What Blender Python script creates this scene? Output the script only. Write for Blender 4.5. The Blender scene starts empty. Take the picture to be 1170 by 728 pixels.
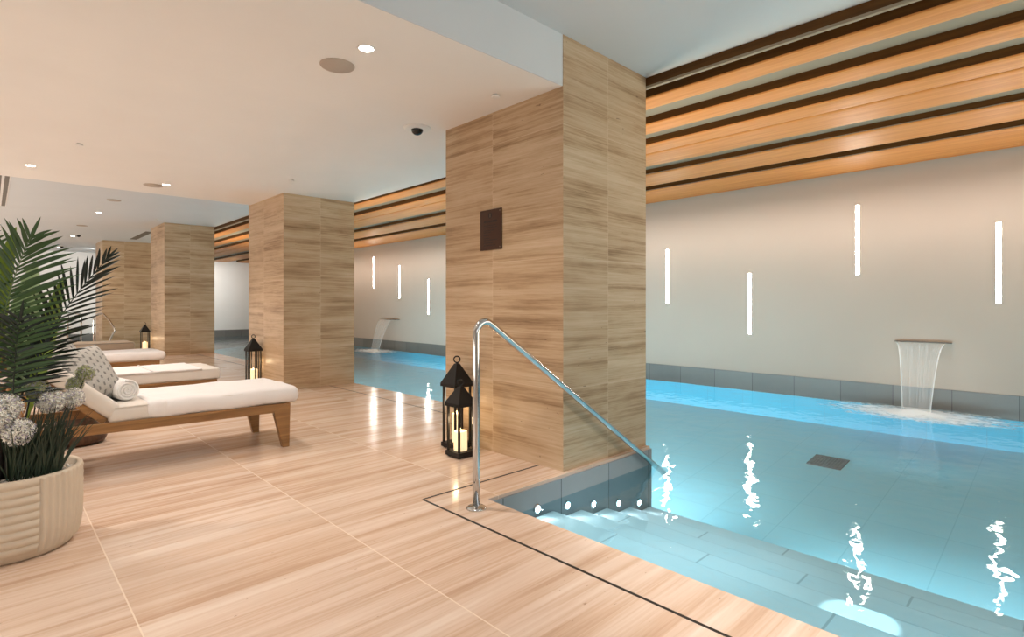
import bpy, bmesh, math, random
from mathutils import Vector, Matrix, Euler, noise
random.seed(7)
sc = bpy.context.scene
C = sc.collection
PI = math.pi

# ------------------------------------------------------------------ materials
def lin(c):
    return tuple((v/255/12.92 if v/255 <= .04045 else ((v/255+.055)/1.055)**2.4) for v in c)

class NT:
    """tiny node-graph helper"""
    def __init__(s, name):
        s.m = bpy.data.materials.new(name); s.m.use_nodes = True
        s.t = s.m.node_tree; s.t.nodes.clear()
        s.out = s.t.nodes.new('ShaderNodeOutputMaterial')
    def n(s, typ, **kw):
        nd = s.t.nodes.new(typ)
        for k, v in kw.items():
            if k.startswith('i_'):
                key = k[2:]
                nd.inputs[int(key) if key.isdigit() else key.replace('_', ' ')].default_value = v
            else: setattr(nd, k, v)
        return nd
    def link(s, a, b): s.t.links.new(a, b)
    def val(s, v, inp):
        if hasattr(v, 'is_output') or isinstance(v, bpy.types.NodeSocket): s.link(v, inp)
        else: inp.default_value = v
    def math(s, op, a, b=None, c=None):
        nd = s.n('ShaderNodeMath', operation=op)
        s.val(a, nd.inputs[0])
        if b is not None: s.val(b, nd.inputs[1])
        if c is not None: s.val(c, nd.inputs[2])
        return nd.outputs[0]
    def mix(s, f, a, b, blend='MIX'):
        nd = s.n('ShaderNodeMix', data_type='RGBA', blend_type=blend)
        s.val(f, nd.inputs[0])
        for v, i in ((a, 6), (b, 7)):
            if isinstance(v, tuple): nd.inputs[i].default_value = (*v[:3], 1)
            else: s.link(v, nd.inputs[i])
        return nd.outputs[2]
    def ramp(s, f, stops):
        nd = s.n('ShaderNodeValToRGB')
        el = nd.color_ramp.elements
        while len(el) < len(stops): el.new(.5)
        for e, (p, c) in zip(el, stops):
            e.position = p; e.color = (*c[:3], 1)
        s.link(f, nd.inputs[0]); return nd.outputs[0]
    def noise(s, vec, scale, detail=4, rough=.55, dist=0):
        nd = s.n('ShaderNodeTexNoise'); nd.inputs['Scale'].default_value = scale
        nd.inputs['Detail'].default_value = detail; nd.inputs['Roughness'].default_value = rough
        nd.inputs['Distortion'].default_value = dist
        if vec is not None: s.link(vec, nd.inputs['Vector'])
        return nd.outputs['Fac']
    def comb(s, x, y, z):
        nd = s.n('ShaderNodeCombineXYZ')
        for v, i in ((x, 0), (y, 1), (z, 2)): s.val(v, nd.inputs[i])
        return nd.outputs[0]
    def sep(s, v):
        nd = s.n('ShaderNodeSeparateXYZ'); s.link(v, nd.inputs[0]); return nd.outputs
    def bsdf(s, col, rough=.5, metal=0, spec=.5, normal=None, **kw):
        b = s.n('ShaderNodeBsdfPrincipled')
        if isinstance(col, tuple): b.inputs['Base Color'].default_value = (*col[:3], 1)
        else: s.link(col, b.inputs['Base Color'])
        s.val(rough, b.inputs['Roughness']); b.inputs['Metallic'].default_value = metal
        b.inputs['Specular IOR Level'].default_value = spec
        if normal is not None: s.link(normal, b.inputs['Normal'])
        for k, v in kw.items(): b.inputs[k.replace('_', ' ')].default_value = v
        return b
    def bump(s, h, strength=.3, dist=.01):
        nd = s.n('ShaderNodeBump'); nd.inputs['Strength'].default_value = strength
        nd.inputs['Distance'].default_value = dist; s.link(h, nd.inputs['Height'])
        return nd.outputs[0]
    def fin(s, sh):
        s.link(sh.outputs[0] if hasattr(sh, 'outputs') else sh, s.out.inputs[0]); return s.m
    def pos(s): return s.n('ShaderNodeNewGeometry').outputs['Position']
    def obj(s): return s.n('ShaderNodeTexCoord').outputs['Object']
    def nrm(s): return s.n('ShaderNodeNewGeometry').outputs['Normal']

def plain(name, rgb, rough=.5, metal=0, spec=.5, bumpscale=None, bstr=.2, bdist=.004, var=.06, **kw):
    t = NT(name); o = t.obj()
    c = lin(rgb)
    col = t.mix(t.noise(o, 9), tuple(v*(1-var) for v in c), tuple(min(1, v*(1+var)) for v in c))
    nm = t.bump(t.noise(o, bumpscale, 3), bstr, bdist) if bumpscale else None
    return t.fin(t.bsdf(col, rough, metal, spec, nm, **kw))

def emit(name, rgb, strength):
    t = NT(name); e = t.n('ShaderNodeEmission'); e.inputs[0].default_value = (*lin(rgb), 1)
    e.inputs[1].default_value = strength
    return t.fin(e)

def travertine_floor():
    t = NT('polished vein cut travertine'); x, y, z = t.sep(t.pos())
    TX, TY = .995, .62
    fx = t.math('DIVIDE', t.math('SUBTRACT', x, .42), TX)
    ix = t.math('FLOOR', fx)
    off = t.n('ShaderNodeTexWhiteNoise', noise_dimensions='1D'); t.link(ix, off.inputs['W'])
    fy = t.math('DIVIDE', t.math('SUBTRACT', y, .07), TY)
    iy = t.math('FLOOR', fy)
    wn = t.n('ShaderNodeTexWhiteNoise', noise_dimensions='2D'); t.link(t.comb(ix, iy, 0), wn.inputs['Vector'])
    rnd = wn.outputs['Value']
    sh = t.math('MULTIPLY', rnd, 37.)
    v1 = t.noise(t.comb(t.math('ADD', t.math('MULTIPLY', x, .35), sh), t.math('MULTIPLY', y, 7.), sh), 1.0, 6, .62, .35)
    v2 = t.noise(t.comb(t.math('ADD', t.math('MULTIPLY', x, 1.1), sh), t.math('MULTIPLY', y, 42.), sh), 1.0, 4, .6, .5)
    f = t.math('ADD', t.math('MULTIPLY', v1, .7), t.math('MULTIPLY', v2, .3))
    col = t.ramp(f, [(.34, lin((186, 152, 127))), (.44, lin((208, 179, 156))), (.52, lin((222, 198, 179))), (.64, lin((234, 217, 202)))])
    col = t.mix(t.math('MULTIPLY', rnd, .28), col, lin((207, 172, 143)))
    # little pores
    pn = t.noise(t.comb(t.math('MULTIPLY', x, 22.), t.math('MULTIPLY', y, 70.), 0.), 1.0, 2, .5)
    pm = t.math('MULTIPLY', t.math('GREATER_THAN', pn, .74), .55)
    col = t.mix(pm, col, lin((140, 100, 75)))
    # joints
    ax = t.math('ABSOLUTE', t.math('SUBTRACT', t.math('FRACT', fx), .5))
    ay = t.math('ABSOLUTE', t.math('SUBTRACT', t.math('FRACT', fy), .5))
    jx = t.math('GREATER_THAN', ax, .5-.0030)
    jy = t.math('GREATER_THAN', ay, .5-.0022)
    col = t.mix(t.math('MULTIPLY', jx, .75), col, lin((243, 226, 206)))
    col = t.mix(t.math('MULTIPLY', jy, .22), col, lin((235, 214, 190)))
    rough = t.math('ADD', t.math('MULTIPLY', v2, .12), .10)
    return t.fin(t.bsdf(col, rough, 0, .42))

def travertine_wall():
    t = NT('vein cut travertine cladding'); o = t.obj(); x, y, z = t.sep(o)
    nx, ny, nz = t.sep(t.nrm())
    onx = t.math('GREATER_THAN', t.math('ABSOLUTE', nx), .5)
    # u = along the face
    u = t.math('ADD', t.math('MULTIPLY', y, onx), t.math('MULTIPLY', x, t.math('SUBTRACT', 1., onx)))
    split = t.math('ADD', .56, t.math('MULTIPLY', onx, .23))
    iu = t.math('GREATER_THAN', u, split)
    fz = t.math('SUBTRACT', z, .61); iz = t.math('FLOOR', fz)
    # world seed so that each pillar differs
    loc = t.n('ShaderNodeObjectInfo').outputs['Random']
    wn = t.n('ShaderNodeTexWhiteNoise', noise_dimensions='4D')
    t.link(t.comb(iu, iz, onx), wn.inputs['Vector']); t.link(loc, wn.inputs['W'])
    rnd = wn.outputs['Value']; sh = t.math('MULTIPLY', rnd, 41.)
    v1 = t.noise(t.comb(t.math('ADD', t.math('MULTIPLY', u, .42), sh), t.math('MULTIPLY', z, 8.5), sh), 1., 8, .7, .08)
    v2 = t.noise(t.comb(t.math('ADD', t.math('MULTIPLY', u, 1.4), sh), t.math('MULTIPLY', z, 70.), sh), 1., 6, .75, .1)
    v3 = t.noise(t.comb(t.math('ADD', t.math('MULTIPLY', u, 1.3), sh), t.math('MULTIPLY', z, 3.), sh), 1., 4, .6, .4)
    f = t.math('ADD', t.math('MULTIPLY', v1, .5), t.math('MULTIPLY', v2, .30))
    f = t.math('ADD', f, t.math('MULTIPLY', v3, .20))
    col = t.ramp(f, [(.36, lin((112, 86, 58))), (.43, lin((160, 132, 101))), (.495, lin((191, 165, 133))), (.60, lin((211, 190, 162)))])
    col = t.mix(t.math('MULTIPLY', rnd, .25), col, lin((178, 148, 116)))
    pn = t.noise(t.comb(t.math('MULTIPLY', u, 14.), t.math('MULTIPLY', z, 40.), sh), 1.0, 2, .5)
    col = t.mix(t.math('MULTIPLY', t.math('GREATER_THAN', pn, .755), .6), col, lin((96, 70, 50)))
    ju = t.math('LESS_THAN', t.math('ABSOLUTE', t.math('SUBTRACT', u, split)), .0025)
    jz = t.math('GREATER_THAN', t.math('ABSOLUTE', t.math('SUBTRACT', t.math('FRACT', fz), .5)), .4978)
    j = t.math('MAXIMUM', ju, jz)
    col = t.mix(t.math('MULTIPLY', j, .4), col, lin((226, 206, 180)))
    return t.fin(t.bsdf(col, t.math('ADD', t.math('MULTIPLY', v2, .2), .30), 0, .28))

def wood(name, dark, light, rough=.45, axis='x', scale=1., spec=.4):
    t = NT(name); x, y, z = t.sep(t.obj())
    s = {'x': (1.2, 26, 26), 'y': (26, 1.2, 26), 'z': (26, 26, 1.2)}[axis]
    v = t.comb(t.math('MULTIPLY', x, s[0]*scale), t.math('MULTIPLY', y, s[1]*scale), t.math('MULTIPLY', z, s[2]*scale))
    f = t.noise(v, 1., 5, .6, .6)
    col = t.ramp(f, [(.3, lin(dark)), (.7, lin(light))])
    return t.fin(t.bsdf(col, rough, 0, spec, t.bump(f, .1, .002)))

def tiles(name, c1, c2, su, joint=(70, 70, 68), rough=.35, offs=0., su2=None, jw=.004, stag=0., offx=0., jmix=.8, jwx=None):
    """large stone tiles; joints along world Y (vertical faces) or X/Y (horizontal faces)"""
    t = NT(name); p = t.pos(); x, y, z = t.sep(p)
    nx, ny, nz = t.sep(t.nrm())
    onx = t.math('GREATER_THAN', t.math('ABSOLUTE', nx), .5)
    onz = t.math('GREATER_THAN', t.math('ABSOLUTE', nz), .5)
    useY = t.math('MAXIMUM', onx, onz)
    u = t.math('ADD', t.math('MULTIPLY', y, useY), t.math('MULTIPLY', x, t.math('SUBTRACT', 1., useY)))
    fx = t.math('DIVIDE', t.math('SUBTRACT', x, offx), su2 or su)
    ix = t.math('MULTIPLY', t.math('FLOOR', fx), onz)
    fu = t.math('ADD', t.math('DIVIDE', t.math('SUBTRACT', u, offs), su), t.math('MULTIPLY', ix, stag)); iu = t.math('FLOOR', fu)
    wn = t.n('ShaderNodeTexWhiteNoise', noise_dimensions='2D'); t.link(t.comb(iu, ix, 0), wn.inputs['Vector'])
    n1 = t.noise(p, 3., 5, .6)
    f = t.math('ADD', t.math('MULTIPLY', wn.outputs['Value'], .5), t.math('MULTIPLY', n1, .5))
    col = t.mix(f, lin(c1), lin(c2))
    ju = t.math('GREATER_THAN', t.math('ABSOLUTE', t.math('SUBTRACT', t.math('FRACT', fu), .5)), .5-jw/su)
    jx = t.math('MULTIPLY', onz, t.math('GREATER_THAN', t.math('ABSOLUTE', t.math('SUBTRACT', t.math('FRACT', fx), .5)), .5-(jwx or jw)/(su2 or su)))
    col = t.mix(t.math('MULTIPLY', t.math('MAXIMUM', ju, jx), jmix), col, lin(joint))
    return t.fin(t.bsdf(col, rough, 0, .4))

def plaster(name, rgb):
    t = NT(name); p = t.pos()
    c = lin(rgb)
    col = t.mix(t.noise(p, 1.1, 5, .6), tuple(v*.95 for v in c), tuple(min(.98, v*1.04) for v in c))
    return t.fin(t.bsdf(col, .7, 0, .2, t.bump(t.noise(p, 60, 3), .06, .003)))

def water():
    t = NT('clear pool water'); p = t.pos(); x, y, z = t.sep(p)
    n1 = t.noise(t.comb(t.math('MULTIPLY', x, 1.), t.math('MULTIPLY', y, 1.), 0.), 4.2, 2, .45, .3)
    n2 = t.noise(t.comb(x, y, 3.), 11., 2, .5, .4)
    # choppier towards the waterfalls
    def near(cx, cy, r):
        d = t.n('ShaderNodeVectorMath', operation='DISTANCE'); t.link(p, d.inputs[0]); d.inputs[1].default_value = (cx, cy, -.16)
        mr = t.n('ShaderNodeMapRange', interpolation_type='SMOOTHSTEP'); t.link(d.outputs['Value'], mr.inputs[0])
        mr.inputs[1].default_value = 0; mr.inputs[2].default_value = r; mr.inputs[3].default_value = 1; mr.inputs[4].default_value = 0
        return mr.outputs[0]
    ch = t.math('MAXIMUM', near(8.6, 1.5, 2.6), near(8.8, 15., 6.))
    h = t.math('ADD', t.math('MULTIPLY', n1, 1.0), t.math('MULTIPLY', n2, t.math('ADD', .10, t.math('MULTIPLY', ch, .22))))
    nm = t.bump(h, WAVE, .05)
    lw = t.n('ShaderNodeFresnel'); lw.inputs[0].default_value = 1.33; t.link(nm, lw.inputs['Normal'])
    tr = t.n('ShaderNodeBsdfTransparent'); tr.inputs[0].default_value = (.62, .865, .94, 1)
    gl = t.n('ShaderNodeBsdfGlossy'); gl.inputs['Roughness'].default_value = .045; t.link(nm, gl.inputs['Normal'])
    gl.inputs[0].default_value = (1, 1, 1, 1)
    mx = t.n('ShaderNodeMixShader'); t.link(lw.outputs[0], mx.inputs[0]); t.link(tr.outputs[0], mx.inputs[1]); t.link(gl.outputs[0], mx.inputs[2])
    return t.fin(mx)
WAVE = .165

def falling_water(name, base, streak):
    t = NT(name); uv = t.n('ShaderNodeTexCoord').outputs['UV']; u, v, _ = t.sep(uv)
    n = t.noise(t.comb(t.math('MULTIPLY', u, 17.), t.math('MULTIPLY', v, .8), 0.), 1., 3, .6)
    edge = t.math('POWER', t.math('ABSOLUTE', t.math('SUBTRACT', t.math('MULTIPLY', u, 2.), 1.)), 22.)
    a = t.math('ADD', t.math('MULTIPLY', t.math('SUBTRACT', n, .35), streak), base)
    a = t.math('MINIMUM', t.math('MAXIMUM', t.math('ADD', a, t.math('MULTIPLY', edge, .6)), 0.03), .95)
    d = t.bsdf((.93, .95, .96), .25, 0, .5)
    d.inputs['Emission Color'].default_value = (1, 1, 1, 1); d.inputs['Emission Strength'].default_value = .0
    tr = t.n('ShaderNodeBsdfTransparent')
    mx = t.n('ShaderNodeMixShader'); t.link(a, mx.inputs[0]); t.link(tr.outputs[0], mx.inputs[1]); t.link(d.outputs[0], mx.inputs[2])
    return t.fin(mx)

def foam_mat():
    t = NT('white splash foam'); o = t.obj(); x, y, z = t.sep(o)
    d = t.n('ShaderNodeVectorMath', operation='LENGTH')
    t.link(t.comb(t.math('DIVIDE', x, .62), t.math('DIVIDE', y, 1.05), 0.), d.inputs[0])
    n = t.noise(t.comb(t.math('MULTIPLY', x, 1.6), t.math('MULTIPLY', y, 1.), 0.), 5.5, 5, .65, 1.)
    a = t.math('SUBTRACT', t.math('ADD', t.math('MULTIPLY', n, 2.6), .22), t.math('MULTIPLY', d.outputs['Value'], 1.5))
    a = t.math('MINIMUM', t.math('MAXIMUM', a, 0.), .9)
    b = t.bsdf((.9, .96, .98), .4)
    tr = t.n('ShaderNodeBsdfTransparent')
    mx = t.n('ShaderNodeMixShader'); t.link(a, mx.inputs[0]); t.link(tr.outputs[0], mx.inputs[1]); t.link(b.outputs[0], mx.inputs[2])
    return t.fin(mx)

def patterned_cushion():
    t = NT('grey cushion fabric with small dashes'); uv = t.n('ShaderNodeTexCoord').outputs['UV']; u, v, _ = t.sep(uv)
    N = 9.
    r = t.math('MULTIPLY', v, N); ir = t.math('FLOOR', r)
    sh = t.math('MULTIPLY', t.math('MODULO', ir, 2.), .5)
    c = t.math('ADD', t.math('MULTIPLY', u, 8.), sh)
    du = t.math('ABSOLUTE', t.math('SUBTRACT', t.math('FRACT', c), .5))
    dv = t.math('ABSOLUTE', t.math('SUBTRACT', t.math('FRACT', r), .5))
    jit = t.math('MULTIPLY', t.math('SUBTRACT', t.noise(uv, 60., 2), .5), .25)
    m = t.math('MULTIPLY', t.math('LESS_THAN', t.math('ADD', du, jit), .23), t.math('LESS_THAN', t.math('ADD', dv, jit), .17))
    n = t.noise(uv, 22., 4)
    col = t.mix(n, lin((160, 157, 152)), lin((196, 193, 187)))
    col = t.mix(t.math('MULTIPLY', m, .75), col, lin((98, 98, 98)))
    return t.fin(t.bsdf(col, .9, 0, .1, t.bump(t.noise(uv, 200., 2), .2, .002)))

def leaf_mat(name, dark, light, rough=.35):
    t = NT(name); o = t.obj()
    col = t.mix(t.noise(o, 7., 3), lin(dark), lin(light))
    b = t.bsdf(col, rough, 0, .5)
    return t.fin(b)

M = {}
M['floor'] = travertine_floor()
M['stone'] = travertine_wall()
M['ceil'] = plaster('matt white ceiling paint', (240, 236, 231))
M['ceilhigh'] = plaster('white ceiling paint toned cool and dim', (214, 217, 219))  # same white ceiling, with cooler and dimmer light put into its colour
M['ceilpool'] = plaster('shaded grey ceiling paint', (158, 150, 134))  # ceiling between the baffles, its shade put into the paint colour
M['wall'] = plaster('pale grey plaster', (187, 173, 161))
M['wall_far'] = plaster('off white plaster', (222, 220, 216))
M['dado'] = tiles('dark grey stone tiles', (98, 96, 92), (124, 122, 118), .65, (50, 48, 46), offs=.52)
M['pool'] = tiles('pool tiles tinted turquoise', (168, 222, 234), (176, 228, 239), .62, (146, 206, 220), offs=.2, su2=.62)  # turquoise of the deep water put into the tile colour
M['poolwall'] = tiles('grey pool edge tiles', (136, 140, 142), (160, 163, 164), .58, (70, 76, 80), offs=.12)
M['azure'] = tiles('pool wall tiles tinted azure', (44, 186, 220), (60, 196, 228), .62, (70, 170, 200), offs=.2)  # azure seen through the lit water put into the tile colour
M['step'] = tiles('pale pool step tiles with shaded edges', (222, 224, 224), (232, 234, 234), 1.25, (128, 140, 146), offs=.35, su2=.32, offx=2.93, stag=.37, jw=.006, jmix=.5, jwx=.016)  # wide grey lines at the step edges paint in the riser shade
M['water'] = water()
M['slot'] = plain('dark drainage slot', (38, 32, 28), .6)
M['oak'] = wood('warm oak veneer', (200, 128, 62), (224, 154, 86), .5, 'y', .8)
M['oakdark'] = wood('shaded dark oak', (76, 48, 18), (98, 64, 26), .6, 'y', .8, .2)  # oak of the unlit baffle sides, their shade put into the colour
M['palewood'] = plain('pale brown edging', (150, 134, 112), .5)
M['teak'] = wood('oiled teak', (118, 82, 46), (160, 120, 74), .42, 'x', 1.)
M['darkwood'] = wood('dark stained wood', (60, 40, 26), (92, 62, 40), .5, 'z')
M['led'] = emit('white light strip', (255, 250, 240), 60.)
M['lens'] = emit('downlight lens', (255, 240, 222), 30.)
M['uwlens'] = emit('underwater light lens', (235, 250, 255), 22.)
M['white'] = plain('white enamel', (232, 230, 226), .45)
M['grille'] = plain('beige speaker grille', (186, 172, 158), .7, bumpscale=300, bstr=.4)
M['slotgrille'] = plain('grey linear grille', (112, 106, 98), .6)
M['blackglass'] = plain('smoked dome plastic', (14, 14, 16), .06)
M['chrome'] = plain('polished stainless steel', (205, 205, 205), .08, 1., var=.01)
M['blackmetal'] = plain('matt black metal', (20, 18, 17), .5, .3)
M['bronze'] = plain('dark bronze plate', (74, 50, 38), .38, .55)
M['engrave'] = plain('dark engraving', (24, 15, 11), .6)
M['screw'] = plain('dull screw metal', (140, 120, 105), .3, 1.)
M['canvas'] = plain('pale canvas upholstery', (214, 208, 200), .9, 0, .15, 90, .12, .003)
M['canvasbeige'] = plain('beige canvas upholstery', (196, 178, 158), .9, 0, .15, 90, .12, .003)
M['sheet'] = plain('white cotton cover', (226, 223, 222), .9, 0, .12, 120, .15, .003, .03)
M['terry'] = plain('white terry towelling', (238, 236, 234), .95, 0, .1, 160, .6, .006, .03)
M['cushion'] = patterned_cushion()
M['pipe'] = plain('grey piping', (150, 147, 142), .9)
M['pot'] = plain('cream fibre clay', (206, 192, 172), .6, 0, .3, 40, .15, .003, .05)
M['soil'] = plain('dark soil', (40, 30, 24), .9, bumpscale=40, bstr=.8)
M['leaf'] = leaf_mat('palm leaflet green', (30, 54, 24), (72, 104, 52))
M['leafdark'] = leaf_mat('dark palm green', (10, 20, 12), (24, 38, 22))  # darker leaf tone for some fronds and one broad leaf
M['leaflight'] = leaf_mat('yellow green leaf', (110, 140, 40), (160, 184, 74))
M['leafglare'] = leaf_mat('pale leaf with glare', (150, 185, 140), (205, 222, 170))  # glare on a green leaf, put into its pale colour
M['rachis'] = plain('pale green leaf stalk', (96, 116, 74), .5)
M['trunk'] = plain('dark fibrous stem', (34, 26, 20), .9, bumpscale=60, bstr=.8)
M['grass'] = leaf_mat('dark grassy blades', (20, 36, 26), (46, 66, 46), .45)
M['petal'] = leaf_mat('white allium petals', (222, 222, 208), (246, 244, 236), .7)
M['petalgreen'] = leaf_mat('greenish allium petals', (140, 152, 96), (186, 190, 146), .7)
M['petaltip'] = leaf_mat('lilac grey petal tips', (150, 146, 164), (200, 196, 206), .7)
M['fstalk'] = plain('dark flower stalk', (52, 56, 34), .6)
M['pebble'] = plain('pale pebbles', (196, 188, 178), .35, var=.25)
M['fall'] = falling_water('falling water sheet', .10, .55)
M['foam'] = foam_mat()
M['grate'] = plain('dark drain grating', (14, 26, 32), .6)
def candle_mat():
    t = NT('glowing ivory wax'); x, y, z = t.sep(t.obj())
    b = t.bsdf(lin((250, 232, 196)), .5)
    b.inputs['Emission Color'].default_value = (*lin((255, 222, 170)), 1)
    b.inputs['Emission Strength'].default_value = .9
    return t.fin(b)
M['candle'] = candle_mat()
M['flame'] = emit('candle flame', (255, 214, 140), 12.)

# ------------------------------------------------------------------ mesh helpers
class MB:
    def __init__(s): s.v = []; s.f = []; s.uv = None
    def add(s, vs, fs):
        b = len(s.v); s.v += [tuple(v) for v in vs]; s.f += [tuple(i+b for i in f) for f in fs]; return s
    def box(s, x0, x1, y0, y1, z0, z1):
        return s.add([(x0,y0,z0),(x1,y0,z0),(x1,y1,z0),(x0,y1,z0),(x0,y0,z1),(x1,y0,z1),(x1,y1,z1),(x0,y1,z1)],
                     [(0,3,2,1),(4,5,6,7),(0,1,5,4),(1,2,6,5),(2,3,7,6),(3,0,4,7)])
    def prism(s, poly, axis, a, b):
        """poly: 2D points; extruded along axis from a to b"""
        def P(p, w): return {'x': (w, p[0], p[1]), 'y': (p[0], w, p[1]), 'z': (p[0], p[1], w)}[axis]
        n = len(poly)
        return s.add([P(p, a) for p in poly]+[P(p, b) for p in poly],
                     [tuple(range(n))[::-1], tuple(range(n, 2*n))]+[(i, (i+1) % n, n+(i+1) % n, n+i) for i in range(n)])
    def tube(s, pts, r, n=10, cap=True):
        pts = [Vector(p) for p in pts]; N = len(pts)
        rs = r if isinstance(r, (list, tuple)) else [r]*N
        ref = None; rings = []
        for i, p in enumerate(pts):
            d = (pts[min(i+1, N-1)]-pts[max(i-1, 0)]).normalized()
            if ref is None:
                ref = d.orthogonal().normalized()
            ref = (ref-d*ref.dot(d)).normalized(); bi = d.cross(ref)
            rings.append([p+(ref*math.cos(2*PI*k/n)+bi*math.sin(2*PI*k/n))*rs[i] for k in range(n)])
        vs = [v for R in rings for v in R]; fs = []
        for i in range(N-1):
            for k in range(n): fs.append((i*n+k, i*n+(k+1) % n, (i+1)*n+(k+1) % n, (i+1)*n+k))
        if cap: fs += [tuple(range(n))[::-1], tuple(range((N-1)*n, N*n))]
        return s.add(vs, fs)
    def lathe(s, prof, n=32, c=(0, 0, 0), closed=True):
        vs = []; fs = []; m = len(prof)
        for r, z in prof:
            for k in range(n): vs.append((c[0]+r*math.cos(2*PI*k/n), c[1]+r*math.sin(2*PI*k/n), c[2]+z))
        for i in range(m-1):
            for k in range(n): fs.append((i*n+k, i*n+(k+1) % n, (i+1)*n+(k+1) % n, (i+1)*n+k))
        if closed: fs += [tuple(range(n))[::-1], tuple(range((m-1)*n, m*n))]
        return s.add(vs, fs)
    def torus(s, c, R, r, ax='y', n=24, m=8):
        pts = []
        for k in range(n):
            a = 2*PI*k/n; u, w = R*math.cos(a), R*math.sin(a)
            for j in range(m):
                b = 2*PI*j/m; q = (R+r*math.cos(b)); h = r*math.sin(b)
                P = {'y': (q*math.cos(a), h, q*math.sin(a)), 'z': (q*math.cos(a), q*math.sin(a), h), 'd': (q*math.cos(a)*.7071+h*.7071, -q*math.cos(a)*.7071+h*.7071, q*math.sin(a))}[ax]
                pts.append((c[0]+P[0], c[1]+P[1], c[2]+P[2]))
        fs = [(k*m+j, ((k+1) % n)*m+j, ((k+1) % n)*m+(j+1) % m, k*m+(j+1) % m) for k in range(n) for j in range(m)]
        return s.add(pts, fs)
    def rbox(s, c, size, r, n=10, mat=None, disp=None):
        """rounded box, subdivided cube pushed to a rounded box; mat = 4x4 transform; disp(v)->offset"""
        sx, sy, sz = (v/2 for v in size)
        def grid(L):
            k = max(2, min(40, int(n*L/max(size)))); inner = L/2-r
            g = [-L/2+r*(1-math.cos(a*PI/8)) for a in range(0, 5)]
            q = [-inner+2*inner*i/k for i in range(1, k)]
            return g+q+[-v for v in g[::-1]]
        gx, gy, gz = grid(size[0]), grid(size[1]), grid(size[2])
        vid = {}; vs = []; fs = []
        def V(x, y, z):
            key = (round(x, 6), round(y, 6), round(z, 6))
            if key not in vid:
                ix, iy, iz = max(-sx+r, min(sx-r, x)), max(-sy+r, min(sy-r, y)), max(-sz+r, min(sz-r, z))
                d = Vector((x-ix, y-iy, z-iz))
                if d.length > 1e-9: d = d.normalized()*r
                p = Vector((ix, iy, iz))+d
                if disp: p = p+disp(p)
                p = p+Vector(c)
                if mat: p = mat @ p
                vid[key] = len(vs); vs.append(tuple(p))
            return vid[key]
        def face(fn, ga, gb, flip):
            for i in range(len(ga)-1):
                for j in range(len(gb)-1):
                    q = [fn(ga[i], gb[j]), fn(ga[i+1], gb[j]), fn(ga[i+1], gb[j+1]), fn(ga[i], gb[j+1])]
                    q = [V(*p) for p in q]
                    if len(set(q)) < 3: continue
                    fs.append(tuple(q[::-1]) if flip else tuple(q))
        face(lambda a, b: (a, b, sz), gx, gy, False); face(lambda a, b: (a, b, -sz), gx, gy, True)
        face(lambda a, b: (a, -sy, b), gx, gz, False); face(lambda a, b: (a, sy, b), gx, gz, True)
        face(lambda a, b: (sx, a, b), gy, gz, False); face(lambda a, b: (-sx, a, b), gy, gz, True)
        return s.add(vs, fs)
    def build(s, name, mat, parent=None, smooth=False, loc=None, uv=None):
        me = bpy.data.meshes.new(name); me.from_pydata(s.v, [], s.f)
        bm = bmesh.new(); bm.from_mesh(me)
        if uv is None and not getattr(s, 'noflip', False): bmesh.ops.recalc_face_normals(bm, faces=bm.faces)
        bm.to_mesh(me); bm.free()
        if uv:
            L = me.uv_layers.new()
            for lp in me.loops: L.data[lp.index].uv = uv[lp.vertex_index]
        me.materials.append(M[mat] if isinstance(mat, str) else mat)
        if smooth:
            for p in me.polygons: p.use_smooth = True
            if smooth != True:
                try: me.set_sharp_from_angle(angle=math.radians(smooth))
                except Exception: pass
        o = bpy.data.objects.new(name, me); C.objects.link(o)
        if loc: o.location = loc
        if parent: o.parent = parent
        return o

def bevel(o, w=.004, seg=2):
    m = o.modifiers.new('bevel', 'BEVEL'); m.width = w; m.segments = seg; m.limit_method = 'ANGLE'; return o

def tag(o, label=None, cat=None, group=None, kind=None):
    for k, v in (('label', label), ('category', cat), ('group', group), ('kind', kind)):
        if v: o[k] = v
    return o
def thing(name, loc, label, cat, group=None, rz=0):
    o = bpy.data.objects.new(name, None); C.objects.link(o); o.empty_display_size = .1
    o.location = loc; o.rotation_euler = (0, 0, rz); return tag(o, label, cat, group)
def dup(root, loc, label, group=None, rz=None):
    def cp(o, p):
        c = o.copy(); C.objects.link(c)
        if p: c.parent = p
        for ch in o.children: cp(ch, c)
        return c
    kids = list(root.children)
    r = root.copy(); C.objects.link(r); r.location = loc
    if rz is not None: r.rotation_euler = (0, 0, rz)
    for ch in kids: cp(ch, r)
    r['label'] = label
    if group: r['group'] = group
    return r
def struct(o): o['kind'] = 'structure'; return o

# ------------------------------------------------------------------ key dimensions
XP0, XP1 = 3.10, 4.22          # pillars
XW = 9.15                      # pool wall
ZW = -.16                      # water level
ZL, ZH = 2.89, 3.275           # lower / upper ceiling
YE = 26.6                      # end wall
XL, YB = -1.8, -3.2            # left wall, back wall
YPOOL = 2.64                   # near inner corner of the pool
YPOOL2 = 17.7

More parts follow.
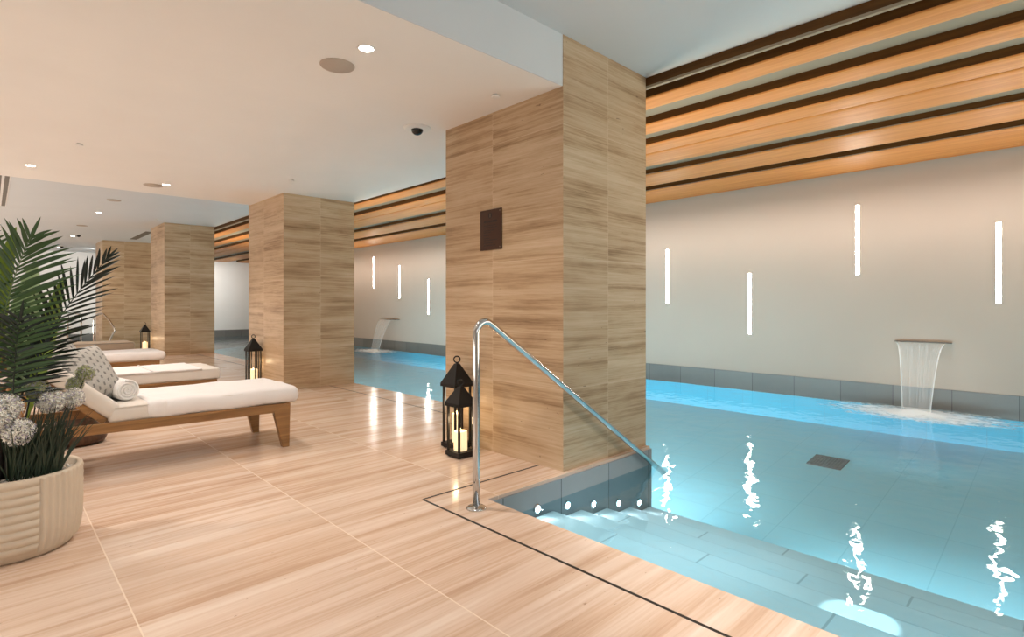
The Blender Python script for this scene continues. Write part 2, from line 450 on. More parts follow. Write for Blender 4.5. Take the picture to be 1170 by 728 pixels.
# ------------------------------------------------------------------ the room
m = MB()
m.box(XL, 2.315, YB, YPOOL, -1.5, 0); m.box(XL, XP1, YPOOL, YPOOL2, -1.5, 0); m.box(XL, 2.1, YPOOL2, YE, -1.5, 0)
struct(m.build('floor', 'floor'))
m = MB(); m.box(XL, XW+.4, YB, YE+.3, ZH, ZH+.2); struct(m.build('ceiling', 'ceilhigh'))
m = MB(); m.box(XP1+.05, XW, YB, YE, ZH-.0008, ZH+.05); struct(m.build('ceiling_pool', 'ceilpool'))  # thin panel added below the ceiling to darken the baffle gaps
m = MB(); m.box(XL, XP1, 2.692, 9.45, ZL, ZH); struct(m.build('ceiling_lower', 'ceil'))
m = MB(); m.box(XL, XP0-.001, 2.684, 2.692, ZL, ZH); struct(m.build('soffit_shade_panel', 'ceilhigh'))  # thin facing added on the soffit, its dimmer light put into the colour
m = MB(); m.box(XW, XW+.3, YB, YE+.3, ZW-.02, ZH); struct(m.build('wall_right', 'wall'))
m = MB(); m.box(XL-.3, XW, YE, YE+.3, ZW-.02, ZH); struct(m.build('wall_end', 'wall_far'))
m = MB(); m.box(XL-.3, XL, YB, YE, -1.6, ZH); struct(m.build('wall_left', 'wall_far'))
m = MB(); m.box(XL-.3, XW+.3, YB-.3, YB, ZW-.02, ZH); struct(m.build('wall_back', 'wall_far'))
m = MB(); m.box(XW-.012, XW, YB, YE, ZW-.02, .128); struct(m.build('baseboard_right', 'dado'))
m = MB(); m.box(2.1, XW-.012, YE-.012, YE, ZW-.02, .128); struct(m.build('baseboard_end', 'dado'))
# drainage slots let into the deck
m = MB(); w = .008
m.box(2.01-w, 2.01+w, YB, 2.925, -.002, .0012); m.box(2.01+w, XP0, 2.925-w, 2.925+w, -.002, .0012)
struct(m.build('trim_1', 'slot'))
m = MB(); m.box(3.80-w, 3.80+w, 4.13, 8.05, -.002, .0012); struct(m.build('trim_2', 'slot'))
m = MB(); m.box(3.80-w, 3.80+w, 9.52, 15.55, -.002, .0012); struct(m.build('trim_3', 'slot'))

# ------------------------------------------------------------------ pool
pool = thing('swimming_pool', (0, 0, 0), 'long indoor swimming pool of grey tiles beside the travertine deck', 'swimming pool')
ZF0, ZF1 = -1.05, -.56
m = MB(); m.prism([(4.2, -1.45), (XW, -1.45), (XW, ZF1), (4.2, ZF0)], 'y', YB, YE)
m.box(2.1, 4.2, YPOOL2, YE, -1.45, ZF0)
m.build('pool_floor', 'pool', pool)
m = MB(); m.box(XW-.03, XW-.012, YB, YE, -1.4, ZW-.02)
m.build('pool_wall', 'azure', pool)
m = MB()
e = .012
m.box(2.315, XP1, YPOOL-e, YPOOL, -1.4, -.022)
m.box(XP1, XP1+e, YPOOL-e, YPOOL2, -1.4, -.022)
m.box(2.315, 2.315+e, YB, YPOOL-e, -1.4, -.022)
m.box(2.1, XP1+e, YPOOL2, YPOOL2+e, -1.4, -.022); m.box(2.1, 2.1+e, YPOOL2+e, YE, -1.4, -.022)
m.build('pool_edge', 'poolwall', pool)
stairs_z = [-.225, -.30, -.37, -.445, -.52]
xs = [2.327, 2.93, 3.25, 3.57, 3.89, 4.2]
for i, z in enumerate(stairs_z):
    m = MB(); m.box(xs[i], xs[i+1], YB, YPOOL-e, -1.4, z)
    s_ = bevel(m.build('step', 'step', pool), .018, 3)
m = MB()
m.add([(2.1, YB, ZW), (XW-.013, YB, ZW), (XW-.013, YE, ZW), (2.1, YE, ZW)], [(0, 1, 2, 3)])
m.noflip = True
wat = m.build('pool_water', 'water')
tag(wat, 'clear turquoise water filling the tiled indoor pool', 'water', kind='stuff')
# step lights in the side wall of the stairs
L0 = thing('underwater_light', (2.76, YPOOL-e, -.175), '', 'light', 'round underwater lights along the pool steps')
m = MB(); m.lathe([(.0, 0), (.036, 0), (.036, .006), (.03, .012), (.024, .012)], 20)
for i, v in enumerate(m.v): m.v[i] = (v[0], -v[2], v[1])
m.build('rim', 'chrome', L0, True)
m = MB(); m.lathe([(.024, .012), (.015, .017), (.001, .019)], 20)
for i, v in enumerate(m.v): m.v[i] = (v[0], -v[2], v[1])
m.build('lens', 'uwlens', L0, True)
names = ['nearest the deck, above the highest step', 'second from the deck', 'in the middle of the row of five', 'second from the deep water', 'nearest the deep water']
uwp = [(2.76, -.172), (3.08, -.23), (3.39, -.30), (3.72, -.375), (4.02, -.445)]
L0['label'] = 'small round underwater light on the pool steps, '+names[0]
for i in range(1, 5):
    dup(L0, (uwp[i][0], YPOOL-e, uwp[i][1]), 'small round underwater light on the pool steps, '+names[i])
# drain
d = thing('pool_drain', (9.0, 2.6, 0), 'dark square drain grating on the pool floor below the nearer waterfall', 'drain')
DRAIN = d

# ------------------------------------------------------------------ pillars
def pillar(x0, x1, y0, y1, z0, z1, label):
    m = MB(); m.box(0, x1-x0, 0, y1-y0, 0, z1-z0)
    o = m.build('pillar', 'stone', loc=(x0, y0, z0)); return tag(o, label, 'pillar', 'travertine clad pillars along the pool')
def pillar_top(x0, x1, y0, y1):   # the near pillar carries the edge of the lower ceiling
    m = MB(); m.box(0, x1-x0, 0, y1-y0, 0, ZH); return m
pillar(XP0, XP1, 2.68, 4.13, 0, ZH, 'nearest and largest travertine pillar, bronze plaque on it and two lanterns at its foot')
pillar(XP0, XP1, 8.05, 9.52, 0, ZL+.02, 'second travertine pillar from the front, one black lantern standing at its left')
pillar(XP0, XP1, 15.55, 17.10, 0, ZH, 'third travertine pillar, beyond the sunloungers, between the second one and the far one')
pillar(2.55, 4.4, 21.1, 22.6, -1.04, ZH, 'farthest travertine pillar, standing in the water behind the far handrail')

# ------------------------------------------------------------------ ceiling baffles
lab = {0: ('thin dark oak fascia board along the edge of the smooth ceiling', 4.225, 4.262),
       1: ('narrowest wooden ceiling baffle above the pool, nearest the pillars after the fascia', 4.46, 4.72),
       2: ('second orange wooden ceiling baffle from the pillars, with pale gaps on both sides', 5.11, 5.40),
       3: ('third wooden ceiling baffle from the pillars, tight against a wider one behind it', 5.77, 6.09),
       4: ('fourth wooden ceiling baffle, almost touching the narrower one in front of it', 6.12, 6.67),
       5: ('fifth wooden ceiling baffle, second nearest to the lit pool wall', 7.10, 7.78),
       6: ('widest wooden ceiling baffle, directly beside the lit pool wall', 8.12, 9.04)}
for i, (lb, x0, x1) in lab.items():
    t = thing('ceiling_baffle', (x0, YB, 3.18), lb, 'ceiling baffle', 'wooden ceiling baffles above the pool')
    Lb = YE-YB-.02
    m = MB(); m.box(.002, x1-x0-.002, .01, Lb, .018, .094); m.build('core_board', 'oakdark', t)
    m = MB(); W_ = x1-x0; rz = .016 if i else .004
    poly = [(W_*(.5-.5*math.cos(PI*k/12)), rz*(1-math.sin(PI*k/12)**.6)-.002) for k in range(13)]
    m.prism(poly+[(W_, .02), (0, .02)], 'y', .01, Lb)
    m.build('soffit_board', 'oak' if i else 'palewood', t, 40)
    if i in (5, 6):
        m = MB(); m.box(-.012, .002, .01, Lb, .022, .028); m.build('light_line', 'palewood', t)
    if i == 6:
        m = MB(); m.box(x1-x0, x1-x0+.012, .01, Lb, 0, .02); m.build('edge_strip', 'oak', t)

# ------------------------------------------------------------------ wall lights
st = [(5.34, 1.27, 'leftmost, just right of the big pillar'), (3.81, .76, 'lowest, second from the big pillar'),
      (2.25, 1.69, 'highest, left of the nearer waterfall'), (.71, 1.27, 'rightmost, right of the nearer waterfall'),
      (16.1, 1.81, 'seen between two pillars, highest of that three'), (14.54, 1.45, 'seen between two pillars, middle of that three'),
      (13.0, .97, 'seen between two pillars, lowest of that three')]
for y, z, lb in st:
    t = thing('wall_light', (XW, y, z), 'vertical white light strip on the pool wall, '+lb, 'light', 'vertical light strips on the pool wall')
    m = MB(); m.box(-.0155, -.012, -.023, .023, .006, 1.012); m.build('light_strip', 'led', t)
    m = MB(); m.box(-.0135, 0, -.03, .03, 0, 1.018); m.build('channel', 'white', t)

# ------------------------------------------------------------------ waterfalls
def waterfall(y0, y1, zl, b0, b1, xl, throw, label, sheet_in):
    """y0..y1 lip, b0..b1 at the water, xl lip projection, throw distance from the wall"""
    yc = (y0+y1)/2
    t = thing('waterfall_spout', (XW, yc, zl), label, 'waterfall', 'sheet waterfalls on the pool wall')
    m = MB(); m.box(-xl, 0, y0-yc, y1-yc, -.004, .008); bevel(m.build('spout', 'slotgrille', t), .003)
    m = MB(); N, K = 28, 28; uv = []
    a0, a1 = y0-yc+sheet_in, y1-yc-sheet_in*.2
    for i in range(N+1):
        s = i/N
        z = (ZW-zl)*s*s*.98+(ZW-zl)*s*.02; x = -xl-(throw-xl)*(s*.9+.1*s*s)
        for j in range(K+1):
            u = j/K; e_ = s**.75
            yy = (a0+(b0-yc-a0)*e_)*(1-u)+(a1+(b1-yc-a1)*e_)*u
            m.v.append((x+.006*math.sin(u*23+s*3), yy, z-.004)); uv.append((u, s))
    for i in range(N):
        for j in range(K): m.f.append((i*(K+1)+j, i*(K+1)+j+1, (i+1)*(K+1)+j+1, (i+1)*(K+1)+j))
    m.build('water_sheet', 'fall', t, True, uv=uv)
    f = MB(); n = 40; R = 26
    for i in range(R+1):
        for k in range(n):
            r = 1.15*i/R; a = 2*PI*k/n
            x, y = .62*r*math.cos(a), 1.05*r*math.sin(a)
            h = .05*math.exp(-(r/.22)**2)+.018*max(0, noise.noise((x*7, y*7, 1.3)))*(1-r/1.15)+.003
            f.v.append((min(x, throw-.06), y, h))
    for i in range(R):
        for k in range(n): f.f.append((i*n+k, i*n+(k+1) % n, (i+1)*n+(k+1) % n, (i+1)*n+k))
    o = f.build('splash', 'foam', t, True); o.location = (-throw+.02, (b0+b1)/2-yc, ZW-zl)
    return t
waterfall(1.17, 1.79, .745, 1.32, 1.62, .10, .52, 'wide clear waterfall sheet falling from a flat spout at the right of the pool wall', .04)
waterfall(14.55, 15.4, .79, 14.75, 15.2, .18, .62, 'far curved waterfall seen between two pillars, arching from the pool wall', .02)

# ------------------------------------------------------------------ handrails
def arc(c, r, a0, a1, n=8):
    return [(c[0]+r*math.cos(a0+(a1-a0)*i/n), c[1], c[2]+r*math.sin(a0+(a1-a0)*i/n)) for i in range(n+1)]
t = thing('handrail', (2.16, 2.57, 0), 'tall polished steel handrail sloping from the deck into the pool steps', 'handrail', 'steel handrails')
top = Vector((0, 0, 1.145)); endp = Vector((2.25, 0, -.36))
dr = Vector((1.95, 0, -1.305)).normalized()
th = math.atan2(dr.z, dr.x)      # slope
r_ = .075
# arc tangent to vertical and slope
ctr = (r_, 0, 1.07)
pts = [(0, 0, .0), (0, 0, .3), (0, 0, .7), (0, 0, 1.02)]+arc(ctr, r_, PI, PI/2+th, 10)
last = Vector(pts[-1]); L = (endp.x-last.x)/dr.x
pts += [tuple(last+dr*L*k/6) for k in range(1, 7)]
m = MB(); m.tube(pts, .0225, 16); m.build('rail', 'chrome', t, True)
m = MB(); m.lathe([(.0, 0), (.062, 0), (.062, .006), (.05, .014), (.026, .016), (.023, .02)], 28); m.build('floor_flange', 'chrome', t, True)
t2 = thing('handrail', (1.99, 18.0, 0), 'far curved steel handrail with a downturned end before the farthest pillar', 'handrail', 'steel handrails')
pts = [(0, 0, 0), (0, 0, .5), (0, 0, .86)]+arc((.15, 0, .87), .15, PI, PI/2-.35, 10)+[(.34, 0, .82), (.43, 0, .64), (.455, 0, .57)]+[(.45, 0, .53), (.425, 0, .5), (.40, 0, .45), (.36, 0, .35), (.33, 0, .2), (.325, 0, -.2)]
m = MB(); m.tube(pts, .022, 12); m.build('rail', 'chrome', t2, True)
m = MB(); m.lathe([(.0, 0), (.055, 0), (.055, .01), (.024, .018)], 20); m.build('floor_flange', 'chrome', t2, True)
t3 = thing('guard_rail', (1.46, 18.0, 0), 'two post steel guard rail on the far deck, behind the palm leaves', 'handrail', 'steel handrails')
m = MB(); m.tube([(0, 0, 0), (0, 0, .96)]+arc((.06, 0, .96), .06, PI, PI/2, 6)[1:]+[(.21, 0, 1.02)]+arc((.21, 0, .96), .06, PI/2, 0, 6)[1:]+[(.27, 0, 0)], .02, 10)
m.build('rail', 'chrome', t3, True)
for x in (0, .27):
    m = MB(); m.lathe([(.0, 0), (.05, 0), (.05, .01), (.021, .018)], 16, (x, 0, 0)); m.build('floor_flange', 'chrome', t3, True)

# ------------------------------------------------------------------ lanterns and candles
def lantern(loc, w, h_eave, h_apex, h_top, label, cw, ch, clabel, bars):
    t = thing('lantern', loc, label, 'lantern', 'black metal lanterns')
    a = w/2; b = .011
    m = MB(); m.box(-a-.008, a+.008, -a-.008, a+.008, .012, .05)
    for sx in (-1, 1):
        for sy in (-1, 1): m.box(sx*(a-.02)-.012, sx*(a-.02)+.012, sy*(a-.02)-.012, sy*(a-.02)+.012, 0, .014)
    bevel(m.build('base', 'blackmetal', t), .003)
    for sx in (-1, 1):
        for sy in (-1, 1):
            m = MB(); m.box(sx*(a-b)-b*.75, sx*(a-b)+b*.75, sy*(a-b)-b*.75, sy*(a-b)+b*.75, .05, h_eave); m.build('post', 'blackmetal', t)
    if bars:
        for s in (-1, 1):
            for ax in (0, 1):
                m = MB(); x, y = ((s*(a-b), 0) if ax else (0, s*(a-b)))
                m.box(x-.006, x+.006, y-.006, y+.006, .05, h_eave); m.build('bar', 'blackmetal', t)
    # hollow pyramid roof with eave band
    e = a+.012; q = .018
    m = MB()
    band = .028
    m.add([(-e,-e,h_eave-band),(e,-e,h_eave-band),(e,e,h_eave-band),(-e,e,h_eave-band),(-e,-e,h_eave),(e,-e,h_eave),(e,e,h_eave),(-e,e,h_eave),
           (-q,-q,h_apex),(q,-q,h_apex),(q,q,h_apex),(-q,q,h_apex)],
          [(0,1,5,4),(1,2,6,5),(2,3,7,6),(3,0,4,7),(4,5,9,8),(5,6,10,9),(6,7,11,10),(7,4,8,11),(8,9,10,11),(0,3,2,1)])
    bevel(m.build('roof', 'blackmetal', t), .002)
    m = MB(); R = (h_top-h_apex)/2
    m.tube([(0, 0, h_apex-.01), (0, 0, h_apex+.012)], .012, 10)
    m.torus((0, 0, h_apex+R+.004), R-.005, .0055, 'd'); m.build('ring', 'blackmetal', t, True)
    c = thing('candle', (loc[0]+.0, loc[1], loc[2]+.05), clabel, 'candle', 'glowing candles in lanterns')
    m = MB(); r = cw/2
    m.lathe([(r*.98, 0), (r, .004), (r, ch-.012), (r*.96, ch-.002), (r*.86, ch), (r*.6, ch-.012), (r*.12, ch-.016)], 28); m.build('wax', 'candle', c, True)
    m = MB(); m.lathe([(.002, ch-.02), (.006, ch-.006), (.0055, ch+.004), (.001, ch+.022)], 10); m.build('flame', 'flame', c, True)
    return t
lantern((2.965, 3.79, 0), .185, .565, .735, .80, 'tallest black lantern at the nearest pillar, behind the smaller one', .085, .25, 'tall candle in the big lantern at the nearest pillar', False)
lantern((2.815, 3.55, 0), .165, .445, .575, .635, 'small black lantern in front of the taller one by the steel handrail', .112, .16, 'bright candle in the small front lantern near the handrail', False)
lantern((2.975, 8.93, 0), .185, .56, .72, .785, 'black lantern on the deck left of the second pillar', .12, .2, 'candle in the lantern beside the second pillar', True)
lantern((2.96, 17.05, 0), .185, .56, .72, .785, 'farthest black lantern, beside the third pillar beyond the loungers', .12, .22, 'candle in the farthest lantern beside the third pillar', False)

# ------------------------------------------------------------------ plaque
t = thing('notice_plaque', (XP0, 3.485, 1.72), 'dark bronze notice plaque with small lines of text on nearest pillar', 'sign')
m = MB(); m.box(-.012, 0, -.135, .135, 0, .345); bevel(m.build('plate', 'bronze', t), .002)
m = MB()
def dash(y0, y1, z, hgt): m.box(-.0128, -.0118, y0, y1, z, z+hgt)
# the wall faces -X; reading direction runs towards -Y
def line_done(nm):
    global m
    m.build(nm, 'engrave', t); m = MB()
x = .085
for wd in (.03, .018, .03, .012, .022, .03): dash(x-wd, x, .235, .017); x -= wd+.005
line_done('heading')
rnd = random.Random(3)
for z, ln in ((.207, .15), (.190, .17), (.164, .14), (.148, .09), (.124, .11), (.098, .075), (.082, .17), (.058, .12), (.036, .15)):
    x = .085; end = .085-ln
    while x > end:
        wd = rnd.uniform(.008, .028); dash(max(end, x-wd), x, z, .006); x -= wd+.004
    line_done('text_line')
m = MB()
pts = [( -.0135, .004+.023*math.cos(a), .295+.026*math.sin(a)) for a in [2*PI*k/24 for k in range(24)]]
m.add([(-.0135, .004, .295)]+pts, [(0, i+1, (i+1) % 24+1) for i in range(24)]); m.build('emblem', 'engrave', t)
m = MB(); m.box(-.0142, -.0134, .001, .006, .277, .313); m.build('emblem_bar', 'screw', t)
for y, z in ((-.118, .325), (-.118, .02)):
    m = MB(); m.lathe([(.006, 0), (.006, .002), (.002, .003)], 12)
    m.v = [(-.012-v[2], y+v[0], z+v[1]) for v in m.v]; m.build('screw', 'screw', t)

# ------------------------------------------------------------------ ceiling fittings
def downlight(x, y, z, label, r=.045):
    t = thing('downlight', (x, y, z), label, 'light', 'recessed ceiling downlights')
    m = MB(); m.lathe([(r+.014, 0), (r+.014, -.004), (r+.004, -.006), (r, -.003), (r, 0)], 28); m.build('trim_ring', 'white', t, True)
    m = MB(); m.lathe([(r, -.003), (r*.6, -.0035), (.001, -.0036)], 28); m.build('lens', 'lens', t, True)
    l = bpy.data.lights.new('downlight_beam', 'SPOT'); l.energy = DL; l.spot_size = math.radians(125); l.spot_blend = 1.; l.shadow_soft_size = .05; l.color = WARM
    o = bpy.data.objects.new('downlight_beam', l); C.objects.link(o); o.location = (x, y, z-.03)
DL = 135; WARM = (1., .89, .80)
downlight(1.74, 3.16, ZL, 'brightest ceiling downlight, beside the large round speaker')
downlight(.35, 8.54, ZL, 'ceiling downlight high at the left edge above the palm')
downlight(1.74, 8.62, ZL, 'ceiling downlight beside the flat round speaker at the lower ceiling edge')
downlight(1.73, 14.86, ZH, 'ceiling downlight beyond the lower ceiling edge, nearest of the far three')
downlight(1.77, 20.5, ZH, 'far ceiling downlight, middle of the three beyond the palm', .05)
downlight(1.77, 24.9, ZH, 'farthest ceiling downlight, by the pale end wall', .05)
def disc(name, x, y, z, r, label, cat, mat, h=.008, group=None):
    t = thing(name, (x, y, z), label, cat, group)
    m = MB(); m.lathe([(r, 0), (r, -h*.5), (r*.97, -h)], 32); m.build('rim', 'white' if mat != 'grille' else 'grille', t, True)
    m = MB(); m.lathe([(r*.95, -h), (r*.94, -h-.002), (.001, -h-.003)], 32); m.build('grille' if 'speaker' in name else 'cover', mat, t, True)
    return t
disc('ceiling_speaker', 1.72, 3.52, ZL, .115, 'large round flush ceiling speaker beside the brightest downlight', 'speaker', 'grille', group='round ceiling speakers')
disc('ceiling_speaker', 1.62, 8.78, ZL, .115, 'round flush ceiling speaker beside the downlight at the lower ceiling edge', 'speaker', 'grille', group='round ceiling speakers')
disc('ceiling_speaker', 1.74, 12.92, ZH, .115, 'round flush ceiling speaker beyond the lower ceiling edge', 'speaker', 'grille', group='round ceiling speakers')
disc('ceiling_speaker', 1.71, 17.62, ZH, .115, 'farthest round flush ceiling speaker', 'speaker', 'grille', group='round ceiling speakers')
for x, y, z, lb in ((2.85, 3.16, ZL, 'small white ceiling sprinkler cover next to the nearest pillar'), (2.85, 7.13, ZL, 'small white ceiling sprinkler cover in front of the second pillar'),
                    (2.83, 14.98, ZH, 'small white ceiling sprinkler cover in front of the third pillar'), (.66, 7.04, ZL, 'small white ceiling sprinkler cover above the loungers, left')):
    t = thing('sprinkler_cover', (x, y, z), lb, 'sprinkler', 'round sprinkler covers')
    m = MB(); m.lathe([(.02, 0), (.02, -.012), (.034, -.012), (.034, -.018), (.03, -.02), (.001, -.021)], 24); m.build('cover', 'white', t, True)
def dome(x, y, z, r, label):
    t = thing('dome_camera', (x, y, z), label, 'camera', 'dome cameras')
    m = MB(); m.lathe([(r, 0), (r, -.008), (r*.86, -.016), (r*.6, -.018)], 32); m.build('flange', 'white', t, True)
    m = MB(); q = .055; m.lathe([(q*math.cos(a), -.016-q*math.sin(a)*.95) for a in [i*PI/2/8 for i in range(9)]][:-1]+[(.001, -.016-q*.95)], 24); m.build('dome', 'blackglass', t, True)
dome(2.86, 4.25, ZL, .125, 'black dome camera in white flange on the ceiling at the nearest pillar')
dome(1.86, 20.0, ZH, .085, 'far black dome camera beside a far ceiling downlight')
dome(1.80, 24.2, ZH, .085, 'farthest black dome camera beside the last ceiling downlight')
for x, y0, y1, lb in ((3.2, 17.8, 20.2, 'grey linear ceiling grille between the third and the farthest pillar'), (.16, 10.2, 15.2, 'dark double slot ceiling grille at the left edge above the palm')):
    t = thing('linear_grille', (x, y0, ZH), lb, 'grille', 'linear ceiling grilles')
    m = MB(); m.box(-.09, .09, 0, y1-y0, -.006, 0); m.build('frame', 'white' if x < 1 else 'slotgrille', t)
    for q in (-.045, .045):
        m = MB(); m.box(q-.028, q+.028, .02, y1-y0-.02, -.009, -.006); m.build('slot', 'slotgrille', t)

# ------------------------------------------------------------------ sun loungers
def wob(amp, sc_, seed):
    return lambda p: Vector((0, 0, amp*noise.noise((p.x*sc_+seed, p.y*sc_*1.3, p.z*2+seed))+amp*.5*noise.noise((p.x*sc_*2.7+seed, p.y*sc_*2.9, seed))))
def lounger(y0, label, mat, cover, seed, zs=0, x0=0):
    """head end at X=-.15, foot at X=1.95; near long side at y0"""
    t = thing('sun_lounger', (0+x0, y0, 0), label, 'sun lounger', 'teak sun loungers in a row on the deck')
    W = .80
    for y in (.0, W-.035):
        m = MB(); m.prism([(-.15, .325), (.4, .328), (1.80, .312), (1.92, .325), (1.92, .385), (-.15, .405)], 'y', y, y+.035); bevel(m.build('side_rail', 'teak', t), .004)
    m = MB(); m.box(1.885, 1.92, .035, W-.035, .325, .385); bevel(m.build('end_rail', 'teak', t), .004)
    m = MB(); m.box(-.15, -.115, .035, W-.035, .325, .40); bevel(m.build('end_rail', 'teak', t), .004)
    for y in (.0, W-.05):
        m = MB(); m.prism([(1.78, .33), (1.925, .386), (1.915, 0), (1.86, 0)], 'y', y-.004, y+.054)
        m.v = [(v[0], v[1], v[2]) for v in m.v]; bevel(m.build('leg', 'teak', t), .004)
        m = MB(); m.prism([(.02, .33), (-.145, .40), (-.13, 0), (-.07, 0)], 'y', y-.004, y+.054); bevel(m.build('leg', 'teak', t), .004)
    m = MB()
    for k in range(15): m.box(.62+k*.085, .62+k*.085+.06, .035, W-.035, .372, .388)
    m.build('slat_base', 'teak', t)
    # backrest
    A = math.radians(42); hx, hz = .60, .40
    R = Matrix.Translation((hx, 0, hz)) @ Matrix.Rotation(A, 4, 'Y')      # local -X runs up the backrest
    m = MB()
    for y in (.04, W-.08): m.box(-.82, 0, y, y+.04, -.015, .03)
    for k in range(8): m.box(-.8+k*.1, -.8+k*.1+.06, .08, W-.08, .01, .026)
    m.v = [tuple(R @ Vector(v)) for v in m.v]; m.build('backrest_frame', 'teak', t)
    for y in (.06, W-.08):
        m = MB(); m.tube([(.1, y, .36), (.22, y, .70)], .012, 8); m.build('backrest_prop', 'teak', t)
    m = MB(); m.rbox((-.40, W/2, .03+.058), (.86, W-.02, .115), .045, 14, R, wob(.006, 4, seed)); bk = m.build('backrest_mattress', mat, t, True)
    m = MB(); m.rbox((1.29, W/2, .388+.062), (1.34, W-.015, .125), .04 if cover != 'square' else .022, 18, None, wob(.005, 3, seed+3)); mt = m.build('mattress', mat, t, True)
    m = MB()   # piping round the top edge
    h = .388+.112
    m.tube([(.66, .012, h), (1.3, .012, h+.002), (1.92, .012, h)], .004, 6); m.build('piping', 'pipe' if mat == 'canvasbeige' else mat, mt, True)
    if cover == 'drape':
        m = MB(); m.rbox((1.435, W/2, .388+.066), (1.16, W+.012, .152), .066, 22, None, lambda p: Vector((0, 0.009*noise.noise((p.x*9+seed, p.z*6, 2)), .010*noise.noise((p.x*5+seed, p.y*6, p.z)) + (.012*noise.noise((p.x*4, seed, 1)) if p.z < -.05 else 0))))
        m.build('cover_sheet', 'sheet', t, True)
        m = MB(); m.rbox((.93, W/2, .46), (.16, W+.02, .138), .05, 16)
        m.build('cover_hem', 'sheet', t, True)
    elif cover == 'towel':
        m = MB(); m.rbox((1.0, W/2, .388+.126), (.62, W*.98, .022), .01, 14, None, wob(.004, 6, seed)); m.build('cover_sheet', 'sheet', t, True)
    elif cover == 'square':
        m = MB(); m.rbox((1.32, W/2, .388+.126), (.9, W+.004, .02), .009, 16, None, wob(.004, 6, seed)); m.build('cover_sheet', 'sheet', t, True)
        m = MB(); m.box(1.275, 1.29, -.002, W+.002, .52, .531); m.build('cover_hem', 'sheet', t)
    return t
lounger(4.84, 'nearest teak sun lounger with white cover, patterned cushions and a rolled towel', 'canvas', 'drape', 1.)
lounger(6.98, 'second sun lounger from the front, square pale mattress under a flat white sheet', 'canvas', 'square', 5.)
lounger(9.95, 'third sun lounger from the front, rounded white cover over teak frame', 'canvas', 'drape', 9.)
L4 = lounger(11.5, 'farthest visible sun lounger with plain beige mattress', 'canvasbeige', 'none', 13., x0=-.10)

L4.scale = (1, 1, 1.17)
def cushion(loc, rot, s, label, seed):
    t = thing('cushion', loc, label, 'cushion', 'patterned grey cushions on the nearest lounger'); t.rotation_euler = rot
    N = 22; m = MB(); uv = []
    for side in (1, -1):
        for i in range(N+1):
            for j in range(N+1):
                u, v = -1+2*i/N, -1+2*j/N
                h = (max(0, 1-u**4)*max(0, 1-v**4))**.55*s*.19
                x = u*s/2*(1-.09*(1-v*v)); y = v*s/2*(1-.09*(1-u*u))
                h += .006*noise.noise((u*2.5+seed, v*2.5, side))*(1-u*u)*(1-v*v)
                m.v.append((x, y, side*h)); uv.append((i/N, j/N))
    K = (N+1)**2
    for sd in (0, 1):
        for i in range(N):
            for j in range(N):
                q = (sd*K+i*(N+1)+j, sd*K+(i+1)*(N+1)+j, sd*K+(i+1)*(N+1)+j+1, sd*K+i*(N+1)+j+1)
                m.f.append(q if sd == 0 else q[::-1])
    m.build('cover', 'cushion', t, True, uv=uv)
    m = MB(); P = []
    for a in range(4):
        for k in range(10):
            w = -1+2*k/10
            u, v = ((w, -1), (1, w), (-w, 1), (-1, -w))[a]
            P.append((u*s/2*(1-.09*(1-v*v)), v*s/2*(1-.09*(1-u*u)), 0))
    P.append(P[0]); m.tube(P, .004, 6); m.build('piping', 'pipe', t, True)
cushion((.525, 5.14, .735), (math.radians(0), math.radians(58), math.radians(-46)), .47, 'front patterned grey cushion leaning on the backrest, beside the rolled towel', 1)
cushion((.295, 5.26, .945), (math.radians(0), math.radians(52), math.radians(-40)), .46, 'patterned grey cushion higher on the backrest, behind the front cushion', 4)

# rolled towel
t = thing('rolled_towel', (.765, 5.06, .515), 'rolled white towel lying on the nearest lounger beside the front cushion', 'towel')
m = MB(); r = .082; Lr = .34; pts = []
n = 30
for k in range(n):   # outer roll, slightly flattened
    a = 2*PI*k/n
    pts.append((r*math.cos(a), r*math.sin(a)*.97+r*.97))
prof = [(-.006, .80), (.0, .93), (.012, 1.), (Lr/2, 1.01), (Lr-.012, 1.), (Lr, .93)]
for y, sc_ in prof:
    for p in pts: m.v.append((p[0]*sc_, y, (p[1]-r*.97)*sc_+r*.97))
for i in range(len(prof)-1):
    for k in range(n): m.f.append((i*n+k, i*n+(k+1) % n, (i+1)*n+(k+1) % n, (i+1)*n+k))
m.f += [tuple(range(n)), tuple(range(5*n, 6*n))]
body = m.build('towel_body', 'terry', t, True)
m = MB(); sp = []
for k in range(70):
    q = k/69; a = q*2*PI*3.2+.5; rr = .012+q*(r*.93-.012)
    sp.append((rr*math.cos(a), -.007, rr*math.sin(a)+r*.97))
m.tube(sp, .0075, 8); m.build('towel_edge', 'terry', t, True)
t.rotation_euler = (0, 0, math.radians(10))

# round side table behind the nearest lounger
t = thing('side_table', (.56, 6.28, 0), 'low round dark wooden side table on the deck behind the nearest lounger', 'side table')
m = MB(); m.lathe([(.17, 0), (.215, .012), (.235, .05), (.225, .10), (.14, .2), (.12, .3), (.15, .37)], 36); m.build('base', 'darkwood', t, True)
m = MB(); m.lathe([(.20, .37), (.235, .375), (.24, .385), (.235, .40), (.0, .402)], 36); m.build('table_top', 'darkwood', t, 40)

# ------------------------------------------------------------------ potted plants
PX, PY = .085, 3.80
pot = thing('planter', (PX, PY, 0), 'round cream ribbed planter with palm, white alliums and grass at the left edge', 'plant')
n = 288; R = .287; H = .405
rows = [(0, .80), (.012, .86), (.04, .925), (.08, .965), (.13, .99), (.2, 1.), (.28, 1.), (.36, 1.), (.392, 1.), (.402, .993), (H, .975), (H, .92), (.398, .90), (.36, .89), (.30, .88)]
